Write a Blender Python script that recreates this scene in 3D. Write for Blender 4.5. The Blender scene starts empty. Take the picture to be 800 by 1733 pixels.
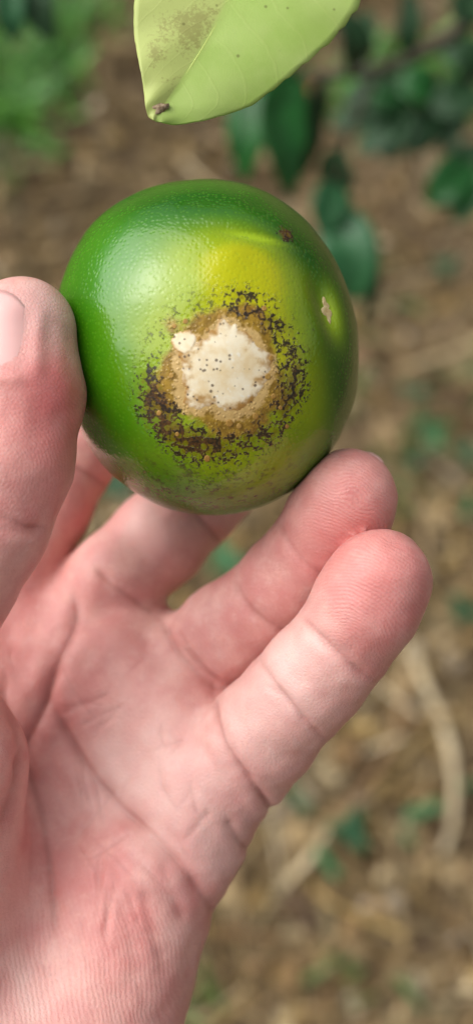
import bpy, bmesh, math, random
import numpy as np
from mathutils import Vector, Matrix

random.seed(7)
rng = np.random.default_rng(7)
C = bpy.context.scene
COL = C.collection

# ------------------------------------------------------------------ camera
F_PX = 2118.0                      # focal length in photo pixels (800 x 1733 frame)
PITCH = math.radians(25)           # tilt away from straight down
CAM_LOC = Vector((0, 0, 0.92))
cam_d = bpy.data.cameras.new('camera')
cam = bpy.data.objects.new('camera', cam_d)
COL.objects.link(cam)
cam.location = CAM_LOC
cam.rotation_euler = (PITCH, 0, 0)
cam_d.sensor_fit = 'VERTICAL'
cam_d.sensor_height = 24.0
cam_d.lens = 24.0 * F_PX / 1733.0
cam_d.clip_start = 0.01
cam_d.clip_end = 300
cam_d.dof.use_dof = True
cam_d.dof.focus_distance = 0.205
cam_d.dof.aperture_fstop = 5.6
C.camera = cam
RC = Matrix.Rotation(PITCH, 3, 'X')
RCn = np.array(RC)

# ------------------------------------------------------------------ world, sun, exposure
L_CAM = Vector((-0.62, 0.52, 0.59)).normalized()      # towards the bright part of the sky, camera axes
L_W = (RC @ L_CAM).normalized()
EL = math.asin(L_W.z)
AZ = math.atan2(L_W.x, L_W.y)
W = bpy.data.worlds.new('World')
C.world = W
W.use_nodes = True
nt = W.node_tree
sky = nt.nodes.new('ShaderNodeTexSky')
sky.sky_type = 'NISHITA'
sky.sun_disc = False
sky.sun_elevation = EL
sky.sun_rotation = AZ
sky.air_density = 1.0
sky.dust_density = 6.0
sky.ozone_density = 0.6
bg = nt.nodes['Background']
hs = nt.nodes.new('ShaderNodeHueSaturation')          # thin cloud: a paler sky
hs.inputs['Saturation'].default_value = 0.2
nt.links.new(sky.outputs[0], hs.inputs['Color'])
nt.links.new(hs.outputs[0], bg.inputs[0])
bg.inputs[1].default_value = 0.06
sun_d = bpy.data.lights.new('sun', 'SUN')
sun_d.energy = 1.5
sun_d.angle = math.radians(82)
sun_d.color = (1.0, 0.975, 0.94)
sun = bpy.data.objects.new('sun', sun_d)
COL.objects.link(sun)
sun.rotation_euler = L_W.to_track_quat('Z', 'Y').to_euler()
sun.location = (-2, 2, 4)
C.view_settings.view_transform = 'Standard'
C.view_settings.look = 'None'
C.view_settings.exposure = 0.92
C.view_settings.gamma = 1
C.cycles.use_denoising = True
C.cycles.max_bounces = 8

# ------------------------------------------------------------------ helpers
def P(px, py, D):
    """measured point of the photo at distance D (mm) -> camera axes, mm"""
    return np.array([(px - 400.0) * D / F_PX, (866.5 - py) * D / F_PX, -D])

def to_world(v):
    return (np.asarray(v) * 0.001) @ RCn.T + np.array(CAM_LOC)

def ray_ground(px, py, h=0.0):
    d = RCn @ np.array([(px - 400.0) / F_PX, (866.5 - py) / F_PX, -1.0])
    t = (h - CAM_LOC.z) / d[2]
    return np.array(CAM_LOC) + d * t

def srgb(r, g, b):
    f = lambda c: (c / 255 / 12.92) if c / 255 <= 0.04045 else ((c / 255 + 0.055) / 1.055) ** 2.4
    return (f(r), f(g), f(b), 1.0)

def tag(o, label=None, cat=None, group=None, kind=None):
    if label: o['label'] = label
    if cat: o['category'] = cat
    if group: o['group'] = group
    if kind: o['kind'] = kind
    return o

def link(name, me, mat=None, parent=None):
    o = bpy.data.objects.new(name, me)
    COL.objects.link(o)
    if mat: me.materials.append(mat)
    if parent: o.parent = parent
    return o

def mesh_from(name, v, f, smooth=True):
    me = bpy.data.meshes.new(name)
    v = np.asarray(v, dtype=np.float32)
    if isinstance(f, np.ndarray):
        n, k = f.shape
        me.vertices.add(len(v)); me.vertices.foreach_set('co', v.ravel())
        me.loops.add(n * k); me.loops.foreach_set('vertex_index', f.astype(np.int32).ravel())
        me.polygons.add(n)
        me.polygons.foreach_set('loop_start', np.arange(0, n * k, k, dtype=np.int32))
        me.update(calc_edges=True)
        me.validate()
    else:
        me.from_pydata(v.tolist(), [], f)
    if smooth:
        me.polygons.foreach_set('use_smooth', np.ones(len(me.polygons), dtype=bool))
    me.update()
    return me

def fattr(me, name, arr, dom='POINT'):
    a = me.attributes.new(name, 'FLOAT', dom)
    a.data.foreach_set('value', np.asarray(arr, dtype=np.float32))

def cattr(me, name, arr, dom='POINT'):
    a = me.attributes.new(name, 'FLOAT_COLOR', dom)
    arr = np.asarray(arr, dtype=np.float32)
    if arr.shape[1] == 3:
        arr = np.concatenate([arr, np.ones((len(arr), 1), np.float32)], 1)
    a.data.foreach_set('color', arr.ravel())

def sstep(x, a, b):
    t = np.clip((x - a) / (b - a), 0, 1)
    return t * t * (3 - 2 * t)

_perm = rng.random((64, 64, 64)).astype(np.float32)
def vnoise(p, scale=1.0, off=0.0):
    q = np.asarray(p) * scale + off + 1000.0
    i = np.floor(q).astype(int); f = q - i; f = f * f * (3 - 2 * f)
    i &= 63; j = (i + 1) & 63
    X0, Y0, Z0 = i[:, 0], i[:, 1], i[:, 2]; X1, Y1, Z1 = j[:, 0], j[:, 1], j[:, 2]
    fx, fy, fz = f[:, 0], f[:, 1], f[:, 2]
    a = _perm[X0, Y0, Z0] * (1 - fx) + _perm[X1, Y0, Z0] * fx
    b = _perm[X0, Y1, Z0] * (1 - fx) + _perm[X1, Y1, Z0] * fx
    c = _perm[X0, Y0, Z1] * (1 - fx) + _perm[X1, Y0, Z1] * fx
    d = _perm[X0, Y1, Z1] * (1 - fx) + _perm[X1, Y1, Z1] * fx
    return ((a * (1 - fy) + b * fy) * (1 - fz) + (c * (1 - fy) + d * fy) * fz) * 2 - 1

# node shorthand
class NT:
    def __init__(self, name):
        self.m = bpy.data.materials.new(name)
        self.m.use_nodes = True
        self.t = self.m.node_tree
        self.b = self.t.nodes['Principled BSDF']
    def n(self, kind, **kw):
        x = self.t.nodes.new('ShaderNode' + kind)
        for k, v in kw.items():
            if k in x.inputs.keys(): self.put(x.inputs[k], v)
            else: setattr(x, k, v)
        return x
    def put(self, sock, v):
        if isinstance(v, bpy.types.NodeSocket): self.t.links.new(v, sock)
        else: sock.default_value = v
    def attr(self, name, out='Fac'):
        return self.n('Attribute', attribute_name=name).outputs[out]
    def math(self, op, a, b=0.0, clamp=False):
        x = self.n('Math', operation=op, use_clamp=clamp)
        self.put(x.inputs[0], a); self.put(x.inputs[1], b)
        return x.outputs[0]
    def mix(self, f, a, b, blend='MIX'):
        x = self.n('Mix', data_type='RGBA', blend_type=blend)
        self.put(x.inputs[0], f); self.put(x.inputs[6], a); self.put(x.inputs[7], b)
        return x.outputs[2]
    def ramp(self, v, a, b, lo=0.0, hi=1.0, smooth=True):
        x = self.n('MapRange', interpolation_type='SMOOTHSTEP' if smooth else 'LINEAR')
        self.put(x.inputs[0], v); self.put(x.inputs[1], a); self.put(x.inputs[2], b)
        self.put(x.inputs[3], lo); self.put(x.inputs[4], hi)
        return x.outputs[0]
    def noise(self, vec, scale, detail=3, rough=0.55):
        x = self.n('TexNoise'); self.put(x.inputs['Vector'], vec)
        x.inputs['Scale'].default_value = scale; x.inputs['Detail'].default_value = detail
        x.inputs['Roughness'].default_value = rough
        return x.outputs[0]
    def voro(self, vec, scale, feature='F1', rnd=1.0):
        x = self.n('TexVoronoi', feature=feature); self.put(x.inputs['Vector'], vec)
        x.inputs['Scale'].default_value = scale; x.inputs['Randomness'].default_value = rnd
        return x
    def bump(self, h, dist, strength=1.0, normal=None):
        x = self.n('Bump'); self.put(x.inputs['Height'], h)
        x.inputs['Distance'].default_value = dist; self.put(x.inputs['Strength'], strength)
        if normal: self.put(x.inputs['Normal'], normal)
        return x.outputs[0]
    def obj(self):
        return self.n('TexCoord').outputs['Object']

# ------------------------------------------------------------------ materials
def mat_skin():
    k = NT('skin'); v = k.obj()
    red = k.attr('red'); crease = k.attr('crease'); phase = k.attr('phase'); rm = k.attr('ridge'); pale = k.attr('pale')
    n1 = k.noise(v, 130, 4); n2 = k.noise(v, 420, 3); n3 = k.noise(v, 2600, 2)
    base = k.mix(k.ramp(n1, 0.32, 0.68), srgb(228, 174, 165), srgb(213, 150, 144))
    base = k.mix(k.ramp(n2, 0.5, 0.78, 0, 0.35), base, srgb(238, 198, 188))
    base = k.mix(k.ramp(n2, 0.45, 0.25, 0, 0.35), base, srgb(208, 130, 124))
    n4 = k.noise(v, 1700, 2, 0.7)
    base = k.mix(k.ramp(n4, 0.35, 0.7, 0.0, 0.2), base, srgb(200, 132, 120))
    base = k.mix(pale, base, srgb(240, 206, 198))
    base = k.mix(red, base, srgb(214, 106, 106))
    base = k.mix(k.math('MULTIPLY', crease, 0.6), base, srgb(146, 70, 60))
    wave = k.math('MULTIPLY_ADD', k.math('SINE', k.math('ADD', phase, k.math('MULTIPLY', n2, 5.0))), 0.5, )
    wave.node.inputs[2].default_value = 0.5
    base = k.mix(k.math('MULTIPLY', k.math('MULTIPLY', wave, rm), 0.15), base, srgb(240, 196, 182))
    k.put(k.b.inputs['Base Color'], base)
    k.put(k.b.inputs['Roughness'], k.ramp(n2, 0.25, 0.75, 0.36, 0.54))
    k.b.inputs['Specular IOR Level'].default_value = 0.42
    k.b.inputs['Subsurface Weight'].default_value = 0.35
    k.b.inputs['Subsurface Radius'].default_value = (1.0, 0.38, 0.25)
    k.b.inputs['Subsurface Scale'].default_value = 0.0012
    b1 = k.bump(wave, 0.00006, k.math('MULTIPLY', rm, 0.7))
    vv = k.voro(v, 1500, 'DISTANCE_TO_EDGE')
    b2 = k.bump(k.ramp(vv.outputs[0], 0, 0.25), 0.00006, 0.5, b1)
    b3 = k.bump(n3, 0.00008, 0.5, b2)
    k.put(k.b.inputs['Normal'], b3)
    return k.m

def mat_nail():
    k = NT('nail'); v = k.obj()
    n = k.noise(v, 200, 2)
    k.put(k.b.inputs['Base Color'], k.mix(n, srgb(222, 166, 162), srgb(230, 184, 178)))
    k.b.inputs['Roughness'].default_value = 0.28
    k.b.inputs['Subsurface Weight'].default_value = 0.3
    k.b.inputs['Subsurface Radius'].default_value = (1, .4, .3)
    k.b.inputs['Subsurface Scale'].default_value = 0.001
    return k.m

def mat_peel():
    k = NT('citrus_peel'); v = k.obj()
    yel = k.attr('yellow'); brown = k.attr('brown'); speck = k.attr('speck'); dark = k.attr('dark'); lime = k.attr('lime'); dust = k.attr('dust'); cream = k.attr('cream')
    big = k.noise(v, 90, 3)
    col = k.mix(k.ramp(k.math('ADD', yel, k.math('MULTIPLY', k.math('SUBTRACT', big, 0.5), 0.35)), 0.02, 0.75), srgb(56, 124, 0), srgb(150, 172, 0))
    col = k.mix(k.ramp(k.math('ADD', yel, k.math('MULTIPLY', k.math('SUBTRACT', big, 0.5), 0.3)), 0.7, 1.0), col, srgb(186, 188, 0))
    col = k.mix(dark, col, srgb(24, 88, 0))
    col = k.mix(lime, col, srgb(176, 208, 40))
    gl = k.voro(v, 1350, 'F1', 0.8)                                        # oil glands, about 0.9 mm apart
    gd = gl.outputs['Distance']
    dot = k.ramp(gd, 0.42, 0.12)
    col = k.mix(k.math('MULTIPLY', dot, 0.14), col, srgb(120, 180, 40))
    # browned, corky skin round the scar
    nb = k.noise(v, 330, 5, 0.65); nb2 = k.noise(v, 900, 3, 0.6)
    bm = k.ramp(k.math('ADD', brown, k.math('MULTIPLY', k.math('SUBTRACT', nb, 0.5), 1.2)), 0.32, 0.82)
    bcol = k.mix(k.ramp(nb2, 0.35, 0.65), srgb(126, 84, 14), srgb(170, 128, 40))
    bcol = k.mix(k.math('MULTIPLY', dot, 0.5), bcol, srgb(186, 146, 64))
    col = k.mix(k.math('MULTIPLY', bm, 0.9), col, bcol)
    cm = k.ramp(k.math('ADD', cream, k.math('MULTIPLY', k.math('SUBTRACT', nb2, 0.5), 1.6)), 0.48, 0.85)
    col = k.mix(k.math('MULTIPLY', cm, 0.85), col, k.mix(nb, srgb(200, 158, 84), srgb(224, 196, 138)))
    # black-brown scab between the glands
    nf = k.noise(v, 600, 3, 0.65); nf2 = k.noise(v, 2400, 2, 0.6)
    sm = k.math('ADD', speck, k.math('MULTIPLY', k.math('SUBTRACT', nf, 0.5), 1.5))
    sm = k.math('ADD', sm, k.math('MULTIPLY', k.math('SUBTRACT', nf2, 0.5), 2.0))
    big_gl = k.voro(v, 900, 'F1', 0.9).outputs['Distance']
    sm = k.math('SUBTRACT', sm, k.ramp(big_gl, 0.60, 0.30, 0, 0.95))
    spm = k.math('MULTIPLY', k.ramp(sm, 0.25, 0.44), k.ramp(speck, 0.08, 0.30))
    stain = k.ramp(k.math('ADD', speck, k.math('MULTIPLY', k.math('SUBTRACT', nf, 0.5), 1.2)), 0.25, 0.85)
    col = k.mix(k.math('MULTIPLY', stain, 0.8), col, srgb(112, 74, 12))
    scol = k.mix(k.ramp(k.math('MULTIPLY', k.math('ADD', nf, nf2), 0.5), 0.42, 0.60), srgb(92, 56, 18), srgb(20, 11, 6))
    col = k.mix(k.math('MULTIPLY', spm, 0.94), col, scol)
    # thin dusty dirt towards the underside, tiny stray marks
    nd = k.noise(v, 700, 4, 0.7)
    dm = k.math('MULTIPLY', k.ramp(nd, 0.50, 0.66), dust)
    col = k.mix(k.math('MULTIPLY', dm, 0.8), col, srgb(52, 44, 22))
    st = k.voro(v, 330, 'F1')
    stm = k.ramp(st.outputs['Distance'], 0.11, 0.06)
    stm = k.math('MULTIPLY', stm, k.ramp(k.noise(v, 120, 2), 0.60, 0.68))
    col = k.mix(k.math('MULTIPLY', stm, 0.8), col, srgb(58, 44, 18))
    k.put(k.b.inputs['Base Color'], col)
    rough = k.math('ADD', 0.17, k.math('MULTIPLY', k.math('MAXIMUM', bm, spm), 0.22))
    k.put(k.b.inputs['Roughness'], rough)
    k.b.inputs['Specular IOR Level'].default_value = 0.64
    b1 = k.bump(k.ramp(gd, 0.05, 0.6), 0.00007, 0.45)
    b2 = k.bump(k.noise(v, 260, 2), 0.00018, 0.3, b1)
    b3 = k.bump(k.math('ADD', k.math('MULTIPLY', bm, k.math('ADD', nb2, dot)), spm), 0.00018, 0.7, b2)
    k.put(k.b.inputs['Normal'], b3)
    return k.m

def mat_cork():
    k = NT('cork_scar'); v = k.obj()
    n = k.noise(v, 350, 4, 0.6); n2 = k.noise(v, 1200, 3)
    edge = k.attr('edge')
    col = k.mix(k.ramp(n, 0.35, 0.7), srgb(246, 234, 204), srgb(232, 208, 160))
    col = k.mix(k.ramp(n2, 0.6, 0.75), col, srgb(246, 240, 222))
    col = k.mix(k.ramp(k.math('ADD', edge, k.math('MULTIPLY', k.math('SUBTRACT', n, 0.5), 1.3)), 0.72, 1.05), col, srgb(172, 128, 62))
    d = k.voro(v, 1100, 'F1')
    sz = k.ramp(k.noise(v, 300, 1), 0.35, 0.65, 0.07, 0.27)
    dots = k.math('LESS_THAN', d.outputs['Distance'], sz)
    dots = k.math('MULTIPLY', dots, k.math('GREATER_THAN', k.n('SeparateColor', Color=d.outputs['Color']).outputs[0], 0.05))
    col = k.mix(k.math('MULTIPLY', dots, 0.85), col, srgb(84, 66, 48))
    k.put(k.b.inputs['Base Color'], col)
    k.b.inputs['Roughness'].default_value = 0.62
    b = k.bump(k.math('SUBTRACT', n2, dots), 0.00005, 0.6)
    k.put(k.b.inputs['Normal'], b)
    return k.m

def mat_flat(name, c1, c2, scale=200, rough=0.6, bump=0.0002):
    k = NT(name); v = k.obj(); n = k.noise(v, scale, 4, 0.6)
    k.put(k.b.inputs['Base Color'], k.mix(k.ramp(n, 0.3, 0.7), c1, c2))
    k.b.inputs['Roughness'].default_value = rough
    k.put(k.b.inputs['Normal'], k.bump(n, bump, 0.7))
    return k.m

def mat_attr(name, rough=0.8, noise_scale=150, amount=0.35, trans=0.0):
    """base colour from a per-piece colour attribute, broken up by grain"""
    k = NT(name); v = k.obj(); c = k.attr('tint', 'Color'); n = k.noise(v, noise_scale, 4, 0.6)
    dk = k.mix(1.0, c, (0.55, 0.52, 0.48, 1), 'MULTIPLY')
    k.put(k.b.inputs['Base Color'], k.mix(k.ramp(n, 0.35, 0.7, 0, amount * 2), c, dk))
    k.b.inputs['Roughness'].default_value = rough
    return k.m

def mat_leaf(name, c1, c2, vein, rough=0.4, trans=0.35, spots=False):
    k = NT(name); v = k.obj()
    n = k.noise(v, 120, 4)
    col = k.mix(k.ramp(n, 0.3, 0.7), c1, c2)
    if spots:
        mo = k.noise(v, 45, 4, 0.6); col = k.mix(k.ramp(mo, 0.4, 0.72, 0, 0.5), col, srgb(206, 218, 146)); col = k.mix(k.ramp(mo, 0.45, 0.25, 0, 0.4), col, srgb(150, 184, 78))
    uv = k.n('Attribute', attribute_name='leaf_uv').outputs['Vector']
    sx = k.n('SeparateXYZ', Vector=uv)
    U, V = sx.outputs[0], sx.outputs[1]
    av = k.math('ABSOLUTE', V)
    # pinnate veins leaving the midrib
    ph = k.math('SUBTRACT', k.math('MULTIPLY', U, 11.0), k.math('MULTIPLY', av, 3.2))
    fr = k.math('ABSOLUTE', k.math('SUBTRACT', k.math('FRACT', k.math('ADD', ph, k.math('MULTIPLY', n, 0.5))), 0.5))
    vm = k.ramp(fr, 0.07, 0.0)
    fine = k.voro(v, 900, 'DISTANCE_TO_EDGE').outputs[0]
    fm = k.ramp(fine, 0.10, 0.0)
    col = k.mix(k.math('MULTIPLY', vm, 0.12), col, vein)
    col = k.mix(k.math('MULTIPLY', fm, 0.08), col, vein)
    if spots:
        left = k.attr('side')
        col = k.mix(k.math('MULTIPLY', left, 0.75), col, srgb(204, 212, 130))
        s = k.attr('spot'); n2 = k.math('MULTIPLY', k.math('ADD', k.noise(v, 700, 3, 0.6), k.noise(v, 2200, 3, 0.6)), 0.5)
        sm = k.ramp(k.math('ADD', s, k.math('MULTIPLY', k.math('SUBTRACT', n2, 0.5), 2.0)), 0.56, 0.92)
        col = k.mix(k.math('MULTIPLY', sm, 0.42), col, srgb(130, 106, 52))
        st = k.voro(v, 260, 'F1').outputs['Distance']
        col = k.mix(k.math('MULTIPLY', k.ramp(st, 0.10, 0.05), 0.6), col, srgb(110, 110, 50))
    k.put(k.b.inputs['Base Color'], col)
    k.b.inputs['Roughness'].default_value = rough
    k.put(k.b.inputs['Normal'], k.bump(k.math('ADD', vm, k.math('MULTIPLY', fm, 0.4)), 0.00004, 0.4))
    tr = k.n('BsdfTranslucent'); k.put(tr.inputs[0], col)
    mx = k.n('MixShader'); mx.inputs[0].default_value = trans
    k.t.links.new(k.b.outputs[0], mx.inputs[1]); k.t.links.new(tr.outputs[0], mx.inputs[2])
    k.t.links.new(mx.outputs[0], k.t.nodes['Material Output'].inputs[0])
    return k.m

# ------------------------------------------------------------------ ground
def h_ground(x, y):
    p = np.stack([x, y, np.zeros_like(x)], -1).reshape(-1, 3)
    h = vnoise(p, 5) * 0.012 + vnoise(p, 16, 3.3) * 0.006 + vnoise(p, 45, 7.7) * 0.003
    return h.reshape(np.shape(x))

g = np.sign(np.linspace(-1, 1, 241)) * (np.abs(np.linspace(-1, 1, 241)) * 1.2 + np.abs(np.linspace(-1, 1, 241)) ** 9 * 90)
GX, GY = np.meshgrid(g, g + 0.45, indexing='ij')
GZ = h_ground(GX, GY)
N = 241
idx = np.arange(N * N).reshape(N, N)
gf = np.stack([idx[:-1, :-1], idx[1:, :-1], idx[1:, 1:], idx[:-1, 1:]], -1).reshape(-1, 4)
k = NT('bare_soil'); v = k.obj()
n1 = k.noise(v, 9, 5, 0.6); n2 = k.noise(v, 60, 5, 0.65); n3 = k.noise(v, 260, 3)
c = k.mix(k.ramp(n1, 0.35, 0.65), srgb(92, 74, 50), srgb(118, 98, 68))
c = k.mix(k.ramp(n2, 0.42, 0.72), c, srgb(158, 136, 102))
c = k.mix(k.ramp(n2, 0.45, 0.28), c, srgb(70, 50, 36))
k.put(k.b.inputs['Base Color'], c); k.b.inputs['Roughness'].default_value = 0.95
k.put(k.b.inputs['Normal'], k.bump(k.math('ADD', n2, n3), 0.008, 0.8))
ground = link('ground', mesh_from('ground', np.stack([GX, GY, GZ], -1).reshape(-1, 3), gf), k.m)
tag(ground, 'bare brown soil strewn with dry litter far below the hand', kind='structure')

def gz(x, y):
    return float(h_ground(np.array([x]), np.array([y]))[0])

# dry litter: flakes, straws and crumbs, uncountable
def litter():
    V, F, T = [], [], []
    pal = [(144, 122, 84), (166, 144, 106), (122, 100, 68), (98, 76, 50), (184, 166, 130), (136, 112, 68), (150, 126, 78), (76, 58, 40), (198, 184, 154), (128, 114, 84)]
    palw = np.array([3, 3, 3, 2, 2, 2, 2, 2, .8, 2]); palw = palw / palw.sum()
    n = 30000
    xs = rng.uniform(-0.85, 0.85, n); ys = rng.uniform(-0.15, 1.55, n)
    hs = h_ground(xs, ys)
    ci = rng.choice(len(pal), n, p=palw)
    for i in range(n):
        x, y, z = xs[i], ys[i], hs[i]
        a = rng.uniform(0, 2 * math.pi); tilt = rng.normal(0, 0.35)
        u = np.array([math.cos(a), math.sin(a), tilt * 0.6]); w = np.array([-math.sin(a), math.cos(a), rng.normal(0, 0.3)])
        b = len(V); typ = rng.random()
        col = np.array(srgb(*pal[ci[i]])[:3]) * rng.uniform(0.55, 1.25) * (1.38 - 0.42 * sstep(np.array(y), 0.45, 0.9))  # farther pieces darker: tree shade put into the litter colour
        if typ < 0.30:                                   # leaf flake, six-sided and cupped
            L = rng.uniform(0.004, 0.015); Wd = L * rng.uniform(0.3, 0.7)
            c0 = np.array([x, y, z + rng.uniform(0.001, 0.010)])
            for s, t, q in ((-1, 0, .2), (-.35, 1, 0.1), (.5, .8, .15), (1, 0, .3), (.4, -.9, .1), (-.5, -.75, .12)):
                V.append(c0 + u * L * s * rng.uniform(.85, 1.1) + w * Wd * t * rng.uniform(.7, 1.15) + np.array([0, 0, L * q]))
            V.append(c0)
            for e in range(6): F.append((b + e, b + (e + 1) % 6, b + 6)); T.append(col)
        elif typ < 0.86:                                 # straw
            L = rng.uniform(0.015, 0.075); r = rng.uniform(0.0004, 0.0013)
            if rng.random() < 0.10: L, r = L * 1.7, r * 1.9
            bend = rng.normal(0, 0.25)
            z0 = z + rng.uniform(0.002, 0.013)
            for s in (-1, 0, 1):
                c0 = np.array([x, y, z0]) + u * L * s * 0.5 + w * L * bend * (s * s) * 0.5
                V += [c0 + w * r, c0 + np.array([0, 0, r * 1.2]), c0 - w * r]
            for s in (0, 3):
                for e in ((0, 1), (1, 2)):
                    F.append((b + s + e[0], b + s + e[1], b + s + 3 + e[1], b + s + 3 + e[0])); T.append(col * 1.1)
        else:                                            # crumb of soil or stone
            r = rng.uniform(0.002, 0.0065)
            for d in ((1, 0, 0), (0, 1, 0), (-1, 0, 0), (0, -1, 0), (0, 0, 1), (.6, .6, .6), (-.6, .5, .5)):
                V.append(np.array([x, y, z]) + np.array(d) * r * rng.uniform(.7, 1.2))
            for e in range(4): F.append((b + e, b + (e + 1) % 4, b + 4)); T.append(col)
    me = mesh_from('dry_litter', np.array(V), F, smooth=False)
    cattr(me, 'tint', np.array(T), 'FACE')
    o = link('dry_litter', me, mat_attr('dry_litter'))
    tag(o, 'blurred brown litter of dry straw, leaf flakes and crumbs on the soil', kind='stuff')
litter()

# low green weeds and grass, as soft green patches
def weeds():
    V, F, T = [], [], []
    pats = [(45, 110, 80, 130, 260), (20, 205, 60, 70, 90), (120, 60, 60, 70, 90), (620, 160, 90, 60, 60), (130, 20, 60, 30, 30), (650, 190, 70, 60, 60), (730, 160, 70, 60, 50), (780, 100, 50, 40, 25),
            (330, 1690, 60, 30, 8), (560, 1640, 90, 60, 3), (690, 780, 40, 60, 14), (450, 500, 50, 50, 10), (620, 520, 40, 60, 10), (20, 330, 30, 40, 12), (780, 640, 40, 60, 10), (600, 680, 30, 30, 5), (640, 1650, 60, 40, 3)]
    for (px, py, sx, sy, n) in pats:
        for i in range(n):
            q = ray_ground(px + rng.normal(0, sx * .55), py + rng.normal(0, sy * .55))
            x, y = q[0], q[1]; z = gz(x, y)
            a = rng.uniform(0, 6.28); L = rng.uniform(0.02, 0.055); r = rng.uniform(0.0015, 0.0045)
            u = np.array([math.cos(a), math.sin(a), 0]); w = np.array([-u[1], u[0], 0])
            lean = rng.uniform(0.3, 1.1)
            b = len(V)
            for s in (0, .35, .7, 1):
                c0 = np.array([x, y, z]) + u * L * lean * s * s + np.array([0, 0, L * s * (1 - 0.3 * s)])
                ww = r * (1 - s) ** 0.6 * (0.7 + s)
                V += [c0 - w * ww, c0 + w * ww]
            col = np.array(srgb(*random.choice([(76, 138, 34), (96, 156, 50), (60, 120, 38), (70, 128, 54)] if py < 300 else [(70, 100, 36), (88, 112, 48), (52, 88, 36), (104, 120, 66)]))[:3]) * rng.uniform(.7, 1.2)
            for s in (0, 2, 4): F.append((b + s, b + s + 1, b + s + 3, b + s + 2)); T.append(col)
    me = mesh_from('weed_patch', np.array(V), F)
    cattr(me, 'tint', np.array(T), 'FACE')
    o = link('weed_patch', me, mat_attr('weed_blades', 0.5, 90, 0.2))
    tag(o, 'thin green grass and weeds in patches on the soil', kind='stuff')
weeds()

# ------------------------------------------------------------------ generic leaf and tube builders (world metres)
def leaf_mesh(name, pts, width, nrm, fold=0.35, rows=14, cols=3, wave=0.0, shape=0.8, thick=0.0003):
    """pts: midrib polyline; blade grows either side with a V fold"""
    pts = np.array(pts); t = np.linspace(0, 1, len(pts)); tt = np.linspace(0, 1, rows)
    mid = np.stack([np.interp(tt, t, pts[:, i]) for i in range(3)], 1)
    # smooth the midrib
    for _ in range(2): mid[1:-1] = (mid[:-2] + 2 * mid[1:-1] + mid[2:]) / 4
    tan = np.gradient(mid, axis=0); tan /= np.linalg.norm(tan, axis=1)[:, None]
    nrm = np.array(nrm, float); side = np.cross(tan, nrm); side /= np.linalg.norm(side, axis=1)[:, None]
    nn = np.cross(side, tan)
    w = width * (np.sin(np.pi * tt ** shape) ** 0.75); w[0] = w[-1] = width * 0.015
    vs = np.linspace(-1, 1, 2 * cols + 1)
    V, UV = [], []
    for i in range(rows):
        for q in vs:
            V.append(mid[i] + side[i] * w[i] * q + nn[i] * (abs(q) * w[i] * fold + wave * width * math.sin(tt[i] * 17 + q * 2) * abs(q)))
            UV.append((tt[i], q, 0))
    m = 2 * cols + 1; F = []
    for i in range(rows - 1):
        for j in range(m - 1):
            F.append((i * m + j, i * m + j + 1, (i + 1) * m + j + 1, (i + 1) * m + j))
    V = np.array(V); n0 = len(V); F = list(F)
    NN = np.repeat(nn, m, 0)
    V2 = np.concatenate([V + NN * thick, V - NN * thick])
    F2 = F + [tuple(n0 + q for q in reversed(f)) for f in F]
    per = [j for j in range(m)] + [i * m + m - 1 for i in range(1, rows)] + [(rows - 1) * m + j for j in range(m - 2, -1, -1)] + [i * m for i in range(rows - 2, 0, -1)]
    for a, b in zip(per, per[1:] + per[:1]): F2.append((b, a, a + n0, b + n0))
    me = mesh_from(name, V2, F2)
    a = me.attributes.new('leaf_uv', 'FLOAT_VECTOR', 'POINT')
    a.data.foreach_set('vector', np.array(UV + UV, dtype=np.float32).ravel())
    return me

def tube_mesh(name, pts, radii, seg=10, bumps=0.0):
    pts = np.array(pts, float); n0 = len(pts); tt = np.linspace(0, 1, n0); n = max(n0 * 4, 8)
    t = np.linspace(0, 1, n)
    c = np.stack([np.interp(t, tt, pts[:, i]) for i in range(3)], 1)
    for _ in range(4): c[1:-1] = (c[:-2] + 2 * c[1:-1] + c[2:]) / 4
    r = np.interp(t, np.linspace(0, 1, len(radii)), radii)
    tan = np.gradient(c, axis=0); tan /= np.linalg.norm(tan, axis=1)[:, None]
    ref = np.array([0.13, 0.2, 0.97]); s = np.cross(tan, ref); s /= np.linalg.norm(s, axis=1)[:, None]; u = np.cross(s, tan)
    V = []
    for i in range(n):
        for j in range(seg):
            a = 2 * math.pi * j / seg
            rr = r[i] * (1 + bumps * rng.normal())
            V.append(c[i] + (s[i] * math.cos(a) + u[i] * math.sin(a)) * rr)
    F = [(i * seg + j, i * seg + (j + 1) % seg, (i + 1) * seg + (j + 1) % seg, (i + 1) * seg + j) for i in range(n - 1) for j in range(seg)]
    F += [tuple(reversed(range(seg))), tuple((n - 1) * seg + j for j in range(seg))]
    return mesh_from(name, np.array(V), F)

def rebase(o, at):
    """move an object's origin without moving its geometry"""
    at = Vector(at); o.data.transform(Matrix.Translation(-at)); o.location = at

# ------------------------------------------------------------------ things lying on the ground
M_STICK = mat_flat('dead_wood', srgb(216, 200, 166), srgb(186, 166, 130), 90, 0.85, 0.0006)
M_TWIG = mat_flat('brown_twig', srgb(150, 122, 86), srgb(122, 94, 64), 90, 0.85, 0.0006)
M_STONE = mat_flat('pale_stone', srgb(196, 184, 166), srgb(160, 146, 128), 80, 0.9, 0.001)

def lay(pxs, h=0.012):
    out = []
    for (x, y) in pxs:
        q = ray_ground(x, y, h); out.append((q[0], q[1], gz(q[0], q[1]) + h))
    return out

def stick(pxs, wpx, label, mat, name='stick', taper=0.7, h=0.012):
    pts = lay(pxs, h); r = wpx * 0.5 * 0.00047
    o = link(name, tube_mesh(name, pts, [r, r, r * taper], 9, 0.06), mat)
    rebase(o, pts[0]); tag(o, label, name)
    return o

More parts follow.
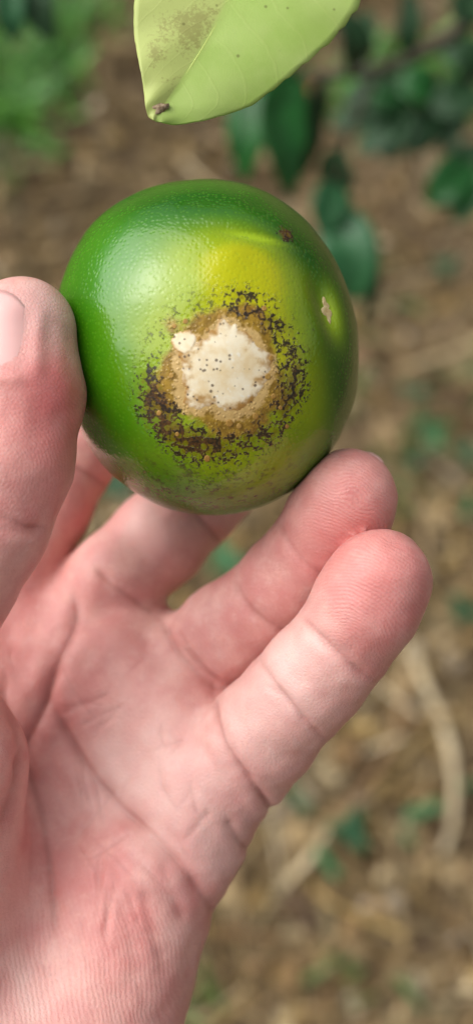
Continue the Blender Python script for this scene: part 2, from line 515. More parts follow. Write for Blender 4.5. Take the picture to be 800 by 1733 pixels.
stick([(694, 1085), (716, 1160), (747, 1212), (768, 1290), (772, 1380), (752, 1440)], 16, 'thick pale stick curving down the right side of the blurred ground', M_STICK)
stick([(694, 1125), (676, 1225), (644, 1300), (585, 1368)], 14, 'thin brown twig just left of the thick pale curved stick', M_TWIG, 'twig')
stick([(560, 1400), (520, 1460), (468, 1512)], 14, 'straight dry stalk on the ground below the little finger', M_STICK, 'stalk', 0.5)
stick([(800, 195), (760, 180), (720, 150)], 12, 'thin dry stalk lying on the ground at the right edge', M_STICK, 'stalk', 0.6)
stick([(310, 262), (350, 300), (400, 330)], 9, 'thin dry straw lying just above the fruit', M_STICK, 'stalk', 0.6)

def stone(px, py, wpx, label, mat=M_STONE, group=None):
    q = ray_ground(px, py, 0.01); r = wpx * 0.5 * 0.00048
    bm = bmesh.new(); bmesh.ops.create_icosphere(bm, subdivisions=3, radius=r)
    sd = rng.uniform(0, 50)
    co = np.array([v.co[:] for v in bm.verts]); nz = vnoise(co / r, 1.1, sd) * 0.28 + vnoise(co / r, 3.0, sd) * 0.08
    for v, d in zip(bm.verts, nz):
        v.co *= 1 + d; v.co.z *= 0.7
    me = bpy.data.meshes.new('stone'); bm.to_mesh(me); bm.free()
    for p in me.polygons: p.use_smooth = True
    o = link('stone', me, mat); o.location = (q[0], q[1], gz(q[0], q[1]) + r * 0.45); o.rotation_euler = (0, 0, rng.uniform(0, 6))
    tag(o, label, 'stone', group)
stone(702, 1098, 40, 'whitish stone at the upper end of the thick pale stick')
for (x, y, w, q) in ((620, 1533, 18, 'at the bottom below the weed sprouts'), (682, 1416, 18, 'between two green weed sprouts'), (781, 1590, 20, 'near the lower right corner'), (762, 1100, 24, 'just right of the stick top'), (690, 560, 16, 'on the ground right of the fruit')):
    stone(x, y, w, 'small pale pebble ' + q, group='pale pebbles scattered on the ground')

M_DRY = []
for nm, a, b in (('dry_leaf_brown', (128, 100, 66), (104, 78, 50)), ('dry_leaf_tan', (164, 140, 102), (142, 116, 80)), ('dry_leaf_ochre', (148, 118, 74), (126, 98, 60)), ('dry_leaf_grey', (152, 136, 112), (126, 112, 90))):
    M_DRY.append(mat_leaf(nm, srgb(*a), srgb(*b), srgb(90, 66, 40), 0.7, 0.15))

def ground_leaf(px, py, lpx, wpx, ang, mat, label, name='dry_leaf', cat='leaf', group=None, h=0.014, up=0.3, fold=0.4):
    q = ray_ground(px, py, h); s = 0.00048
    L = lpx * s; a = math.radians(ang); d = np.array([math.cos(a), math.sin(a), 0])
    c = np.array([q[0], q[1], gz(q[0], q[1]) + h])
    pts = [c - d * L / 2, c + np.array([0, 0, L * up * .4]), c + d * L / 2 + np.array([0, 0, -L * up * 0.3])]
    o = link(name, leaf_mesh(name, pts, wpx * s / 2, (rng.normal(0, .25), rng.normal(0, .25), 1), fold, 9, 2, 0.12), mat)
    rebase(o, c); tag(o, label, cat, group)
    return o
for i in range(90):
    px, py = rng.uniform(0, 800), rng.uniform(180, 1720)
    if py < 500 and rng.random() < 0.3: continue
    if (px < 330 and py > 960) or (140 < px < 580 and 350 < py < 850): continue
    ti = int(rng.integers(0, 4)); ln = rng.uniform(35, 80); wd = rng.uniform(16, 34)
    place = ('above the fruit' if px < 500 else 'among the hanging dark leaves') if py < 320 else ('in the left margin beside the thumb' if px < 300 else
             'right of the fruit' if py < 760 else 'right of the two fingertips' if py < 1080 else 'near the pale curved stick' if py < 1400 and px > 600 else
             'below the little finger' if py < 1400 else 'in the lower right corner' if px > 600 else 'beside the heel of the palm')
    ground_leaf(px, py, ln, wd, rng.uniform(0, 360), M_DRY[ti], '%s %s %s dry fallen leaf lying %s' % ('long' if ln > 58 else 'short', 'broad' if wd > 25 else 'narrow', ('dark brown', 'tan', 'ochre', 'greyish')[ti], place), group='dry fallen leaves on the ground', h=rng.uniform(0.006, 0.016))
ground_leaf(584, 1270, 62, 46, 40, M_DRY[2], 'broad ochre fallen leaf beside the little finger', fold=0.15, up=0.1)
ground_leaf(575, 1090 + 0, 60, 50, 100, M_DRY[2], 'ochre dry leaf half hidden by the little fingertip', fold=0.2)
o = ground_leaf(540, 150, 34, 30, 20, mat_leaf('orange_leaf', srgb(206, 120, 30), srgb(180, 96, 24), srgb(150, 90, 30), 0.5, 0.2), 'small orange dead leaf near the dark foliage at the top', fold=0.2)

M_GREEN = mat_leaf('weed_leaf', srgb(36, 92, 52), srgb(26, 74, 40), srgb(70, 120, 80), 0.45, 0.2)
M_GREEN2 = mat_leaf('weed_leaf_bright', srgb(60, 122, 70), srgb(44, 104, 56), srgb(90, 150, 100), 0.45, 0.2)
def sprout(px, py, lpx, label, n=2, mat=None):
    q = ray_ground(px, py, 0.025); z = gz(q[0], q[1]); s = 0.00047
    e = bpy.data.objects.new('weed_sprout', None); COL.objects.link(e); e.location = (q[0], q[1], z); e.empty_display_size = 0.01
    tag(e, label, 'weed', 'green weed sprouts on the ground')
    top = np.array([0, 0, 0.022])
    link('stem', tube_mesh('stem', [(0.002, 0, -0.004), (0, 0.001, 0.01), top], [0.0012, 0.001, 0.0008], 6), M_GREEN2, e)
    a0 = rng.uniform(0, 360)
    for i in range(n):
        a = math.radians(a0 + i * 360 / n + rng.uniform(-25, 25)); L = lpx * s * rng.uniform(.6, .8)
        d = np.array([math.cos(a), math.sin(a), 0.12])
        link('leaf', leaf_mesh('leaf', [top, top + d * L * .5 + np.array([0, 0, L * .1]), top + d * L], L * 0.36, (rng.normal(0, .2), rng.normal(0, .2), 1), 0.2, 9, 2), mat or M_GREEN, e)
for s_ in ((590, 1406, 56, 'dark green weed sprout on the ground below the little finger', 3), (720, 1366, 48, 'green weed sprout beside the pale curved stick', 2, M_GREEN2),
           (556, 1462, 40, 'small grey-green weed sprout beside the dry stalk', 2, M_GREEN2), (690, 1414, 20, 'tiny green weed seedling between two sprouts', 2, M_GREEN2), (500, 1355, 40, 'dark green weed sprout peeping out under the little finger', 2),
           (735, 722, 56, 'green weed sprout on the ground right of the ring fingertip', 3, M_GREEN2), (698, 662, 46, 'green weed sprout on the ground right of the fruit', 2),
           (792, 768, 50, 'green weed sprout at the right edge, higher of two', 3), (795, 855, 44, 'bright green weed sprout at the right edge, lower of two', 2, M_GREEN2), (690, 782, 36, 'dull green weed sprout just above the ring fingertip', 2),
           (752, 450, 44, 'dark green weed sprout right of the hanging dark leaves', 3), (376, 945, 60, 'green weed sprout seen between the middle and ring fingers', 3, M_GREEN2), (195, 826, 50, 'green weed sprout seen between the index and middle fingers', 3),
           (790, 1030, 46, 'dark green weed sprout at the right edge beside the little fingertip', 3), (800, 1325, 36, 'dark green weed sprout at the right edge beside the stick', 2), (690, 1000, 30, 'small green weed sprout hidden beside the little fingertip', 2)):
    sprout(*s_)

# ------------------------------------------------------------------ hanging citrus branch behind the fruit
M_CIT = mat_leaf('citrus_leaf_green', srgb(34, 104, 40), srgb(24, 82, 30), srgb(80, 140, 70), 0.38, 0.22)
M_CITD = mat_leaf('shade_gap_leaf_dark', srgb(30, 72, 30), srgb(18, 52, 22), srgb(40, 80, 40), 0.6, 0.12)
M_CITB = mat_leaf('citrus_leaf_blue', srgb(48, 108, 62), srgb(34, 88, 46), srgb(96, 140, 96), 0.4, 0.2)
M_BARK = mat_flat('green_bark', srgb(46, 46, 30), srgb(66, 58, 40), 300, 0.75, 0.0003)

def wp(px, py, D): return to_world(P(px, py, D))
def branch(label, twigs, leaves, base, far=1.0):
    up_ = lambda q: (q[0], q[1], q[2] * far)
    base = up_(base); twigs = [([up_(q) for q in p_], r_ * far) for p_, r_ in twigs]; leaves = [([up_(q) for q in p_], w_ * far, a_, m_) for p_, w_, a_, m_ in leaves]
    e = bpy.data.objects.new('citrus_branch', None); COL.objects.link(e); e.empty_display_size = 0.02
    b = wp(*base); e.location = b
    tag(e, label, 'branch')
    for pts, r in twigs:
        p = [wp(*q) - b for q in pts]
        link('twig', tube_mesh('twig', p, [r, r * .8, r * .5], 8, 0.05), M_BARK, e)
    for pts, wmm, roll, mat in leaves:
        p = [wp(*q) - b for q in pts]
        nv = RCn @ np.array([math.sin(roll), 0.15, math.cos(roll)])
        lf = link('leaf', leaf_mesh('leaf', p, wmm * .001, nv, 0.28, 14, 3, 0.03), mat, e)
        mr = link('midrib', tube_mesh('midrib', p, [0.0009, 0.0007, 0.0003], 6), mat, lf)
    return e
branch('dark leafy citrus branch hanging out of focus behind the fruit, from the top right',
       [([(860, -30, 430), (760, 70, 440), (640, 120, 450), (520, 130, 455)], 0.0032),
        ([(640, 120, 450), (590, 220, 455), (565, 320, 460), (560, 360, 462)], 0.0013)],
       [([(505, 120, 450), (470, 190, 440), (480, 260, 440), (490, 335, 448)], 10.5, 0.5, M_CIT),
        ([(470, 110, 455), (430, 170, 450), (418, 240, 452), (412, 310, 462)], 9.0, -0.4, M_CIT),
        ([(545, 130, 455), (525, 200, 460), (518, 260, 465), (512, 300, 470)], 6.5, 0.8, M_CITD),  # dark blade standing in for shadow between the leaves
        ([(575, 250, 455), (572, 300, 462), (570, 340, 470)], 8, -0.5, M_CITD),  # likewise fills a shaded gap with dark colour
        ([(568, 310, 455), (556, 350, 450), (540, 392, 452)], 7.5, 0.3, M_CITB),
        ([(560, 350, 458), (590, 410, 452), (600, 465, 455), (596, 510, 462)], 10.5, -0.2, M_CITB),
        ([(575, 380, 462), (612, 440, 470), (622, 500, 476), (612, 555, 482)], 8.5, 0.9, M_CITD),
        ([(585, 130, 440), (600, 90, 432), (590, 50, 430), (560, 10, 430)], 9.0, 0.7, M_CITD),
        ([(620, 120, 450), (610, 90, 452), (625, 50, 455), (612, 20, 458)], 6.5, -0.9, M_CITD),
        ([(690, 95, 445), (688, 60, 440), (692, 20, 440), (690, -30, 445)], 4.5, 0.2, M_CITD),
        ([(800, 40, 430), (790, 20, 430), (795, -20, 432)], 8, 0.3, M_CITD)], (860, -30, 430), 1.3)
branch('blurred green citrus sprig at the right edge level with the fruit top',
       [([(900, 230, 620), (850, 260, 620), (800, 280, 622)], 0.002)],
       [([(800, 280, 622), (770, 300, 615), (745, 325, 612), (722, 345, 618)], 11, 0.2, M_CIT),
        ([(830, 270, 622), (800, 310, 620), (785, 345, 618), (770, 375, 620)], 12, -0.3, M_CIT),
        ([(830, 265, 625), (790, 270, 628), (765, 285, 630), (748, 300, 634)], 9, 0.6, M_CITD)], (900, 230, 620))
branch('dark green foliage tuft blurred behind the branch at the upper right',
       [([(820, 130, 800), (740, 170, 800), (660, 200, 800), (600, 190, 800)], 0.002)],
       [([(700, 185, 800), (660, 165, 790), (620, 160, 790), (580, 168, 795)], 14, 0.3, M_CITD),
        ([(690, 190, 800), (660, 215, 790), (630, 240, 790), (600, 250, 800)], 13, -0.2, M_CITD),
        ([(720, 180, 800), (720, 205, 792), (705, 240, 792), (690, 262, 796)], 12, 0.5, M_CITD),
        ([(650, 200, 800), (610, 195, 800), (585, 205, 802), (560, 200, 806)], 12, 0.0, M_CITD),
        ([(740, 170, 800), (770, 200, 800), (760, 235, 800), (745, 260, 802)], 11, -0.5, M_CITD),
        ([(740, 170, 800), (720, 150, 792), (690, 140, 790), (665, 142, 794)], 13, 0.2, M_CIT),
        ([(800, 140, 800), (780, 165, 792), (755, 175, 790), (725, 180, 794)], 15, 0.1, M_CITD),
        ([(660, 200, 800), (670, 175, 792), (650, 150, 790), (630, 135, 794)], 13, 0.4, M_CIT),
        ([(810, 130, 800), (795, 100, 792), (770, 90, 790), (745, 95, 794)], 13, -0.2, M_CITD),
        ([(660, 200, 800), (680, 225, 792), (660, 250, 790), (650, 275, 794)], 13, -0.4, M_CITD)], (820, 130, 800))
branch('two dark citrus leaves hanging out of focus in the upper left corner',
       [([(120, -120, 480), (80, -60, 480), (30, -50, 480)], 0.0018)],
       [([(25, -50, 480), (15, -10, 476), (18, 35, 476), (22, 72, 480)], 6.5, 0.3, M_CITB),
        ([(70, -55, 480), (62, -10, 480), (72, 30, 482), (92, 70, 486)], 7, -0.3, M_CITD)], (120, -120, 480))

# ------------------------------------------------------------------ the fruit (camera axes, mm, about its own centre)
FD = 220.0
FC = P(352, 592, FD)
_sil = np.array([(0, 255), (21, 256), (41, 263), (57, 275), (74, 284), (90, 284), (109, 287), (122, 289), (136, 282), (147, 277), (156, 270), (172, 258), (195, 250), (215, 254), (236, 271), (248, 277), (265, 282), (286, 283), (302, 280), (320, 271), (334, 265), (347, 259), (360, 255)], float)
_sa = np.radians(np.linspace(0, 360, 361))
_sr = np.interp(np.degrees(_sa), _sil[:, 0], _sil[:, 1])
_ker = np.exp(-np.linspace(-2, 2, 41) ** 2); _ker /= _ker.sum()
_sr = np.convolve(np.r_[_sr[-61:-1], _sr, _sr[1:61]], _ker, 'same')[60:-60]
def gauss2(x, y, cx, cy, sx, sy, rot=0.0):
    dx, dy = x - cx, y - cy; c, s = math.cos(rot), math.sin(rot)
    u = (dx * c + dy * s) / sx; w = (-dx * s + dy * c) / sy
    return np.exp(-(u * u + w * w))
def fpx(px, py):
    """photo pixel -> mm offset from the fruit centre, at its front surface"""
    D = FD - 21.0
    return P(px, py, D)[:2] - FC[:2]
def r_fruit(d):
    """radius of the fruit along unit directions d (n,3), mm"""
    th = np.arctan2(d[:, 1], d[:, 0]) % (2 * math.pi)
    rho = np.interp(th, _sa, _sr) * FD / F_PX * 0.991
    rz = 26.4
    s2 = d[:, 0] ** 2 + d[:, 1] ** 2
    r = 1.0 / np.sqrt(s2 / rho ** 2 + d[:, 2] ** 2 / rz ** 2)
    # blend harshly varying rim into a rounder front
    x, y = d[:, 0] * r, d[:, 1] * r
    fr = sstep(d[:, 2], -0.05, 0.3)
    def at(px, py): return fpx(px, py)
    a = at(425, 402); r = r - fr * 0.55 * gauss2(x, y, a[0], a[1], 6.0, 0.9, math.radians(-12))
    a = at(395, 372); r = r + fr * 0.35 * gauss2(x, y, a[0], a[1], 9.0, 2.5, math.radians(-12))
    a = at(562, 518); r = r - fr * 1.0 * gauss2(x, y, a[0], a[1], 1.9, 5.2, math.radians(14))
    a = at(520, 470); r = r - fr * 0.6 * gauss2(x, y, a[0], a[1], 5.0, 9.0, math.radians(30))
    a = at(375, 630); r = r - fr * 0.5 * gauss2(x, y, a[0], a[1], 9.0, 9.0)
    r = r + 0.22 * vnoise(d, 3.0, 5.0) + 0.10 * vnoise(d, 7.0, 2.0)
    return r
bm = bmesh.new(); bmesh.ops.create_icosphere(bm, subdivisions=7, radius=1.0)
bm.verts.ensure_lookup_table()
fd = np.array([v.co[:] for v in bm.verts]); ff = np.array([[v.index for v in f.verts] for f in bm.faces]); bm.free()
fd /= np.linalg.norm(fd, axis=1)[:, None]
fr_ = r_fruit(fd); fv = fd * fr_[:, None]
fruit_me = mesh_from('citrus_fruit', fv * 0.001, ff)
# smooth colour zones of the rind (pigment, with some shade painted into dark, in the fruit's own axes)
x, y, z = fv.T
fa = lambda px, py: fpx(px, py)
front = sstep(z, -4, 10)
def blob(px, py, sx, sy, rot=0.0):
    a = fa(px, py); m = 1 / 10.6
    return gauss2(x, y, a[0], a[1], sx * m, sy * m, math.radians(rot)) * front
yellow = 0.95 * blob(400, 590, 130, 150, 0) + 0.75 * blob(410, 450, 100, 65, -15) + 0.38 * blob(510, 640, 70, 120) + 0.22 * blob(330, 760, 130, 80) + 0.3 * blob(430, 800, 90, 50)
yellow += 0.25 * blob(265, 560, 90, 120)
dark = 0.95 * blob(575, 560, 55, 170, 8) + 0.35 * blob(400, 850, 160, 40) + 0.7 * blob(510, 400, 80, 38, -35) + 0.65 * blob(330, 330, 170, 40) + 0.4 * blob(330, 330, 220, 80) + 0.35 * blob(130, 520, 30, 130) + 0.5 * blob(180, 740, 60, 60) + 0.4 * blob(590, 690, 30, 80)  # deep green zones; right and bottom blobs paint in the shaded side
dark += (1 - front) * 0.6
lime = 0.9 * blob(436, 402, 42, 6, -8) + 1.0 * blob(566, 520, 17, 42, 12)
a = fa(378, 632); dx, dy = (x - a[0]) * 10.6, (y - a[1]) * 10.6
rr = np.sqrt((dx / 1.0) ** 2 + (dy / 1.02) ** 2); th = np.degrees(np.arctan2(dy, dx)) % 360
wob = 8 * np.sin(np.radians(th) * 3 + 1) + 6 * np.sin(np.radians(th) * 5)
brown = (1 - sstep(rr + wob, 78, 132)) * front
_pp = np.array([(80 + a_ * .7, 290 + b_ * .7) for a_, b_ in [(550, 455), (525, 440), (490, 395), (455, 380), (430, 365), (410, 385), (385, 412), (330, 400), (318, 450), (325, 500), (325, 565), (360, 580), (400, 570), (440, 590), (495, 570), (528, 520)]])
_pt = np.degrees(np.arctan2(-(_pp[:, 1] - 628), _pp[:, 0] - 380)) % 360; _pr = np.hypot(_pp[:, 0] - 380, _pp[:, 1] - 628); _o = np.argsort(_pt)
rpoly = np.interp(th, np.r_[_pt[_o] - 360, _pt[_o], _pt[_o] + 360], np.tile(_pr[_o], 3))
cream = np.exp(-(np.maximum(rr - rpoly + 4, 0) / 16.0) ** 2) * front
brown = np.maximum(brown, 0.75 * blob(300, 560, 30, 25)) + 0.2 * blob(420, 720, 60, 28)
lobes = np.interp(th, [0, 25, 50, 75, 95, 120, 150, 172, 190, 205, 230, 250, 270, 290, 310, 330, 345, 360],
                  [.60, .46, .50, .54, .20, .14, .18, .28, .54, .82, .84, .78, .62, .50, .46, .56, .64, .60])
ring = np.interp(th, [0, 45, 90, 135, 180, 215, 235, 270, 300, 330, 360], [112, 116, 112, 112, 122, 122, 124, 120, 118, 116, 112])
speck = lobes * np.exp(-((rr - ring) / np.where(rr > ring, 34.0, 26.0)) ** 2) * front
speck = np.maximum(speck, 0.22 * np.exp(-((rr - ring) / 50) ** 2) * front)
speck += 1.0 * blob(484, 388, 13, 15) + 0.28 * blob(410, 405, 14, 5) + 0.16 * blob(330, 820, 120, 30)
dust = np.clip(0.9 * sstep(-y, 16, 27) * front + 0.3 * blob(330, 800, 150, 60), 0, 1)
for nme, arr in (('yellow', yellow), ('dark', np.clip(dark, 0, 1)), ('lime', np.clip(lime, 0, 1)), ('brown', brown), ('speck', speck), ('dust', dust), ('cream', cream)):
    fattr(fruit_me, nme, arr)
fruit = link('citrus_fruit', fruit_me, mat_peel())
fruit.matrix_world = Matrix.Translation(Vector(to_world(FC))) @ RC.to_4x4()
tag(fruit, 'round green citrus fruit with a whitish corky scar, held in the hand', 'fruit')

def on_fruit(xy, off):
    """points on the fruit's front at offsets xy (n,2) mm, raised by off mm"""
    xy = np.asarray(xy, float); z = np.sqrt(np.maximum(1, 26 ** 2 - (xy ** 2).sum(1)))
    for _ in range(12):
        p = np.concatenate([xy, z[:, None]], 1); n = np.linalg.norm(p, axis=1); d = p / n[:, None]
        rr = r_fruit(d); s = rr / n
        z = np.clip(z * s ** 2, 0.5, 40)
        z = np.where(np.abs(s - 1) > 1e-5, z, z)
    p = np.concatenate([xy, z[:, None]], 1); d = p / np.linalg.norm(p, axis=1)[:, None]
    return d * (r_fruit(d) + off)[:, None]
def patch(name, outline_px, centre_px, mat, off=0.07, rings=14, n=160, rough=1.5, parent=fruit, prof=0.9):
    o = np.array(outline_px, float); c = np.array(centre_px, float)
    a = np.arctan2(-(o[:, 1] - c[1]), o[:, 0] - c[0]); r = np.hypot(o[:, 0] - c[0], o[:, 1] - c[1])
    q = np.argsort(a); a, r = a[q], r[q]
    an = np.linspace(-math.pi, math.pi, n, endpoint=False)
    rn = np.interp(an, np.r_[a - 2 * math.pi, a, a + 2 * math.pi], np.r_[r, r, r])
    rn = rn + rough * 3.0 * vnoise(np.stack([np.cos(an) * r.mean() / 9, np.sin(an) * r.mean() / 9, an * 0], 1), 1.0, 3) + rough * 2.2 * vnoise(np.stack([np.cos(an) * r.mean() / 4, np.sin(an) * r.mean() / 4, an * 0], 1), 1.0, 9)
    XY, O, E = [fpx(*c)], [off], [0]
    for i in range(1, rings + 1):
        t = i / rings
        for j in range(n):
            XY.append(fpx(c[0] + math.cos(an[j]) * rn[j] * t, c[1] - math.sin(an[j]) * rn[j] * t)); E.append(t)
            O.append(off if t < 0.8 else (off * (1 - (t - .8) / .2) ** prof if i < rings else -0.12))
    XY = np.array(XY); nzz = vnoise(np.c_[XY, XY[:, :1] * 0], 1.2, 4) * 0.012
    V = on_fruit(XY, np.array(O) + nzz * (np.array(E) < 0.97))
    F = [(0, 1 + j, 1 + (j + 1) % n) for j in range(n)]
    for i in range(rings - 1):
        for j in range(n):
            F.append((1 + i * n + j, 1 + (i + 1) * n + j, 1 + (i + 1) * n + (j + 1) % n, 1 + i * n + (j + 1) % n))
    me = mesh_from(name, V * 0.001, F); fattr(me, 'edge', E)
    return link(name, me, mat, parent)
zz = lambda pts: [(80 + px * 0.7, 290 + py * 0.7) for px, py in pts]
M_CORK = mat_cork()
patch('corky_scar', zz([(430, 365), (455, 380), (490, 395), (500, 410), (525, 440), (550, 455), (540, 480), (528, 520), (495, 570), (470, 575), (440, 590), (400, 570), (360, 580), (325, 565), (330, 530), (325, 500), (320, 470), (318, 450), (345, 425), (385, 412), (410, 385), (416, 365)]),
      (80 + 430 * .7, 290 + 480 * .7), M_CORK)
patch('corky_spot', zz([(306, 432), (303, 413), (316, 396), (340, 392), (362, 408), (358, 430), (345, 452), (320, 446)]), (80 + 330 * .7, 290 + 421 * .7), M_CORK, 0.08, 8, 60, 0.9)
M_BLIS = mat_flat('scar_blister', srgb(182, 144, 72), srgb(158, 116, 44), 900, 0.55, 0.0001)
for (bx, by, r) in ((316, 552, 5), (298, 560, 4), (338, 580, 4), (388, 717, 7), (404, 722, 5), (432, 705, 6), (462, 672, 5), (474, 690, 4), (452, 640, 6), (458, 610, 5), (446, 528, 5), (352, 566, 4), (350, 775, 6), (292, 640, 5), (270, 700, 5), (486, 720, 4), (372, 545, 4), (300, 735, 4)):
    an = np.linspace(0, 2 * math.pi, 9)[:-1]
    patch('scar_blister', [(bx + math.cos(t) * r, by + math.sin(t) * r) for t in an], (bx, by), M_BLIS, 0.10, 5, 16, 0.15)
M_SLIT = mat_flat('healed_cut', srgb(232, 214, 160), srgb(198, 172, 112), 1500, 0.7, 0.0002)
sl = [(548, 488), (552, 487), (556, 497), (560, 512), (564, 530), (566, 544), (562, 541), (556, 526), (551, 508)]
patch('healed_cut', sl, (556, 514), M_SLIT, 0.10, 6, 48, 0.35)

# ------------------------------------------------------------------ the hand: one continuous surface grown from bones
def smin(a, b, k):
    h = np.clip(0.5 + 0.5 * (b - a) / k, 0, 1)
    return b * (1 - h) + a * h - k * h * (1 - h)
def cone(p, a, b, ra, rb):
    ab = b - a; L = (ab ** 2).sum()
    ap = p - a.astype(p.dtype); h = np.clip((ap @ ab.astype(p.dtype)) / L, 0, 1)
    q = ap - h[:, None] * ab.astype(p.dtype)
    return np.sqrt((q * q).sum(1)) - (ra + (rb - ra) * h)
def chain(p, pts, k):
    d = None
    for a, b in zip(pts[:-1], pts[1:]):
        e = cone(p, P(*a[:3]), P(*b[:3]), a[3], b[3])
        d = e if d is None else smin(d, e, k)
    return d

PALM = [[(-70, 1720, 232, 13), (-45, 1085, 246, 11.5)],
        [(0, 1730, 232, 14), (85, 1130, 247, 11.0)],
        [(60, 1750, 231, 14), (200, 1245, 243, 10.8)],
        [(110, 1770, 230, 14), (300, 1395, 236, 10.5)],
        [(238, 1505, 231, 12.0), (145, 1790, 226, 16.0)],
        [(-120, 1690, 224, 17), (-92, 1300, 215, 13.0)],
        [(30, 1800, 230, 19), (-40, 2150, 228, 20), (-160, 2900, 222, 27)],
        [(-60, 1800, 230, 18), (-120, 2150, 228, 19), (-260, 2900, 222, 27)],
        [(120, 1180, 244, 9.5), (235, 1085, 245, 7.5)],
        [(-20, 1090, 247, 9), (70, 1000, 249, 6.0)],
        [(225, 1290, 241, 9.0), (325, 1220, 239, 6.5)],
        [(60, 1045, 248, 7.5), (205, 1120, 241.5, 8.5), (298, 1212, 235.5, 8.7), (350, 1325, 229.5, 8.7), (350, 1418, 231, 6.5)]]
FING = {
 'index': [(-45, 1085, 246, 10.5), (24, 952, 247, 9.4), (76, 856, 251, 9.2), (122, 775, 257, 8.6), (180, 690, 262, 8.0), (230, 600, 261, 7.4)],
 'middle': [(85, 1130, 247, 10.0), (192, 985, 245, 9.3), (265, 915, 249, 9.5), (330, 855, 255, 8.9), (420, 770, 264, 8.6), (470, 690, 263, 8.2), (500, 620, 258, 7.6)],
 'ring': [(200, 1245, 243, 9.8), (322, 1116, 239, 8.9), (385, 1070, 235, 9.2), (447, 1024, 231, 8.5), (490, 980, 227, 8.6), (532, 932, 223, 8.2), (572, 872, 218.5, 8.7), (590, 842, 216, 8.4)],
 'little': [(300, 1395, 236, 9.6), (405, 1284, 228.5, 9.9), (448, 1236, 223.5, 9.7), (495, 1184, 218.5, 8.9), (535, 1140, 214.5, 8.9), (573, 1096, 210.5, 8.2), (618, 1025, 207, 8.8), (642, 982, 205.5, 8.55)],
 'thumb': [(-92, 1300, 215, 12.5), (-150, 1120, 208, 11.5), (-75, 980, 204, 9.8), (-18, 892, 202, 9.4), (18, 780, 202, 9.9), (36, 665, 203, 10.2), (38, 566, 204, 9.3)],
}
NAMES = list(FING)
def fruit_sdf(p):
    q = p - FC.astype(p.dtype); n = np.sqrt((q * q).sum(1)) + 1e-6
    out = n - 30.0
    near = np.abs(out) < 14
    near |= out < 0
    if near.any(): out[near] = n[near] - r_fruit((q[near] / n[near, None]).astype(np.float64))
    return out
def hand_sdf(p, ids=False):
    palm = None
    for c in PALM:
        d = chain(p, c, 8.0); palm = d if palm is None else smin(palm, d, 9.0)
    fl = [chain(p, FING[nme], 2.2) for nme in NAMES]
    deep = smin(fl[0], fl[1], 1.2); front_ = smin(fl[2], fl[3], 0.9)
    best = smin(palm, smin(deep, front_, 1.5), 2.4)
    best = np.minimum(best, smin(palm, fl[4], 5.0))
    # pads flatten where they press on the fruit
    fs = fruit_sdf(p)
    h = np.clip(0.5 - 0.5 * (-fs - best) / 0.8, 0, 1)         # smooth max(best, -fs)
    best = -smin(-best, fs - 0.06, 0.8)
    if ids:
        return best, np.argmin(np.stack([palm + 2.0] + fl), 0)
    return best

VOX = 0.85
lo = np.array([-95.0, -172, -288]); hi = np.array([48.0, 62, -180])
dims = np.ceil((hi - lo) / VOX).astype(int) + 1
ax = [lo[i] + VOX * np.arange(dims[i]) for i in range(3)]
Fg = np.empty(dims, np.float32)
for i0 in range(0, dims[0], 12):                       # slabs keep memory low
    xs = ax[0][i0:i0 + 12]
    g3 = np.stack(np.meshgrid(xs, ax[1], ax[2], indexing='ij'), -1).reshape(-1, 3).astype(np.float32)
    # coarse cull: skip far cells cheaply
    Fg[i0:i0 + 12] = hand_sdf(g3).reshape(len(xs), dims[1], dims[2])
Fg[0] = Fg[-1] = 5; Fg[:, 0] = np.maximum(Fg[:, 0], 2); Fg[:, -1] = 5; Fg[:, :, 0] = 5; Fg[:, :, -1] = 5

def surface_nets(Fg):
    ins = Fg < 0
    nx, ny, nz = Fg.shape
    corners = [(i, j, k) for i in (0, 1) for j in (0, 1) for k in (0, 1)]
    cnt = sum(ins[i:nx - 1 + i, j:ny - 1 + j, k:nz - 1 + k].astype(np.int8) for i, j, k in corners)
    act = np.argwhere((cnt > 0) & (cnt < 8))
    vid = -np.ones((nx - 1, ny - 1, nz - 1), np.int64); vid[tuple(act.T)] = np.arange(len(act))
    acc = np.zeros((len(act), 3)); w = np.zeros(len(act))
    for a in corners:
        for b in corners:
            if sum(b) - sum(a) == 1 and all(y >= x for x, y in zip(a, b)):
                fa_ = Fg[tuple((act + a).T)]; fb_ = Fg[tuple((act + b).T)]
                m = (fa_ < 0) != (fb_ < 0)
                t = np.where(m, fa_ / np.where(m, fa_ - fb_, 1), 0)[:, None]
                acc += np.where(m[:, None], np.array(a) + t * (np.array(b) - np.array(a)), 0); w += m
    v = act + acc / w[:, None]
    quads = []
    for axis in range(3):
        sl0 = [slice(None)] * 3; sl1 = [slice(None)] * 3
        sl0[axis] = slice(0, -1); sl1[axis] = slice(1, None)
        A, B = ins[tuple(sl0)], ins[tuple(sl1)]
        e = np.argwhere(A != B)
        o1, o2 = [q for q in range(3) if q != axis]
        ok = (e[:, o1] > 0) & (e[:, o2] > 0) & (e[:, o1] < Fg.shape[o1] - 1) & (e[:, o2] < Fg.shape[o2] - 1); e = e[ok]
        d1 = np.zeros(3, int); d1[o1] = 1; d2 = np.zeros(3, int); d2[o2] = 1
        q = np.stack([vid[tuple((e - d1 - d2).T)], vid[tuple((e - d2).T)], vid[tuple(e.T)], vid[tuple((e - d1).T)]], 1)
        flip = ~A[tuple(e.T)]
        if axis == 1: flip = ~flip
        q[flip] = q[flip][:, ::-1]
        quads.append(q)
    return v, np.concatenate(quads)
hv, hf = surface_nets(Fg)
hv = lo + hv * VOX
del Fg

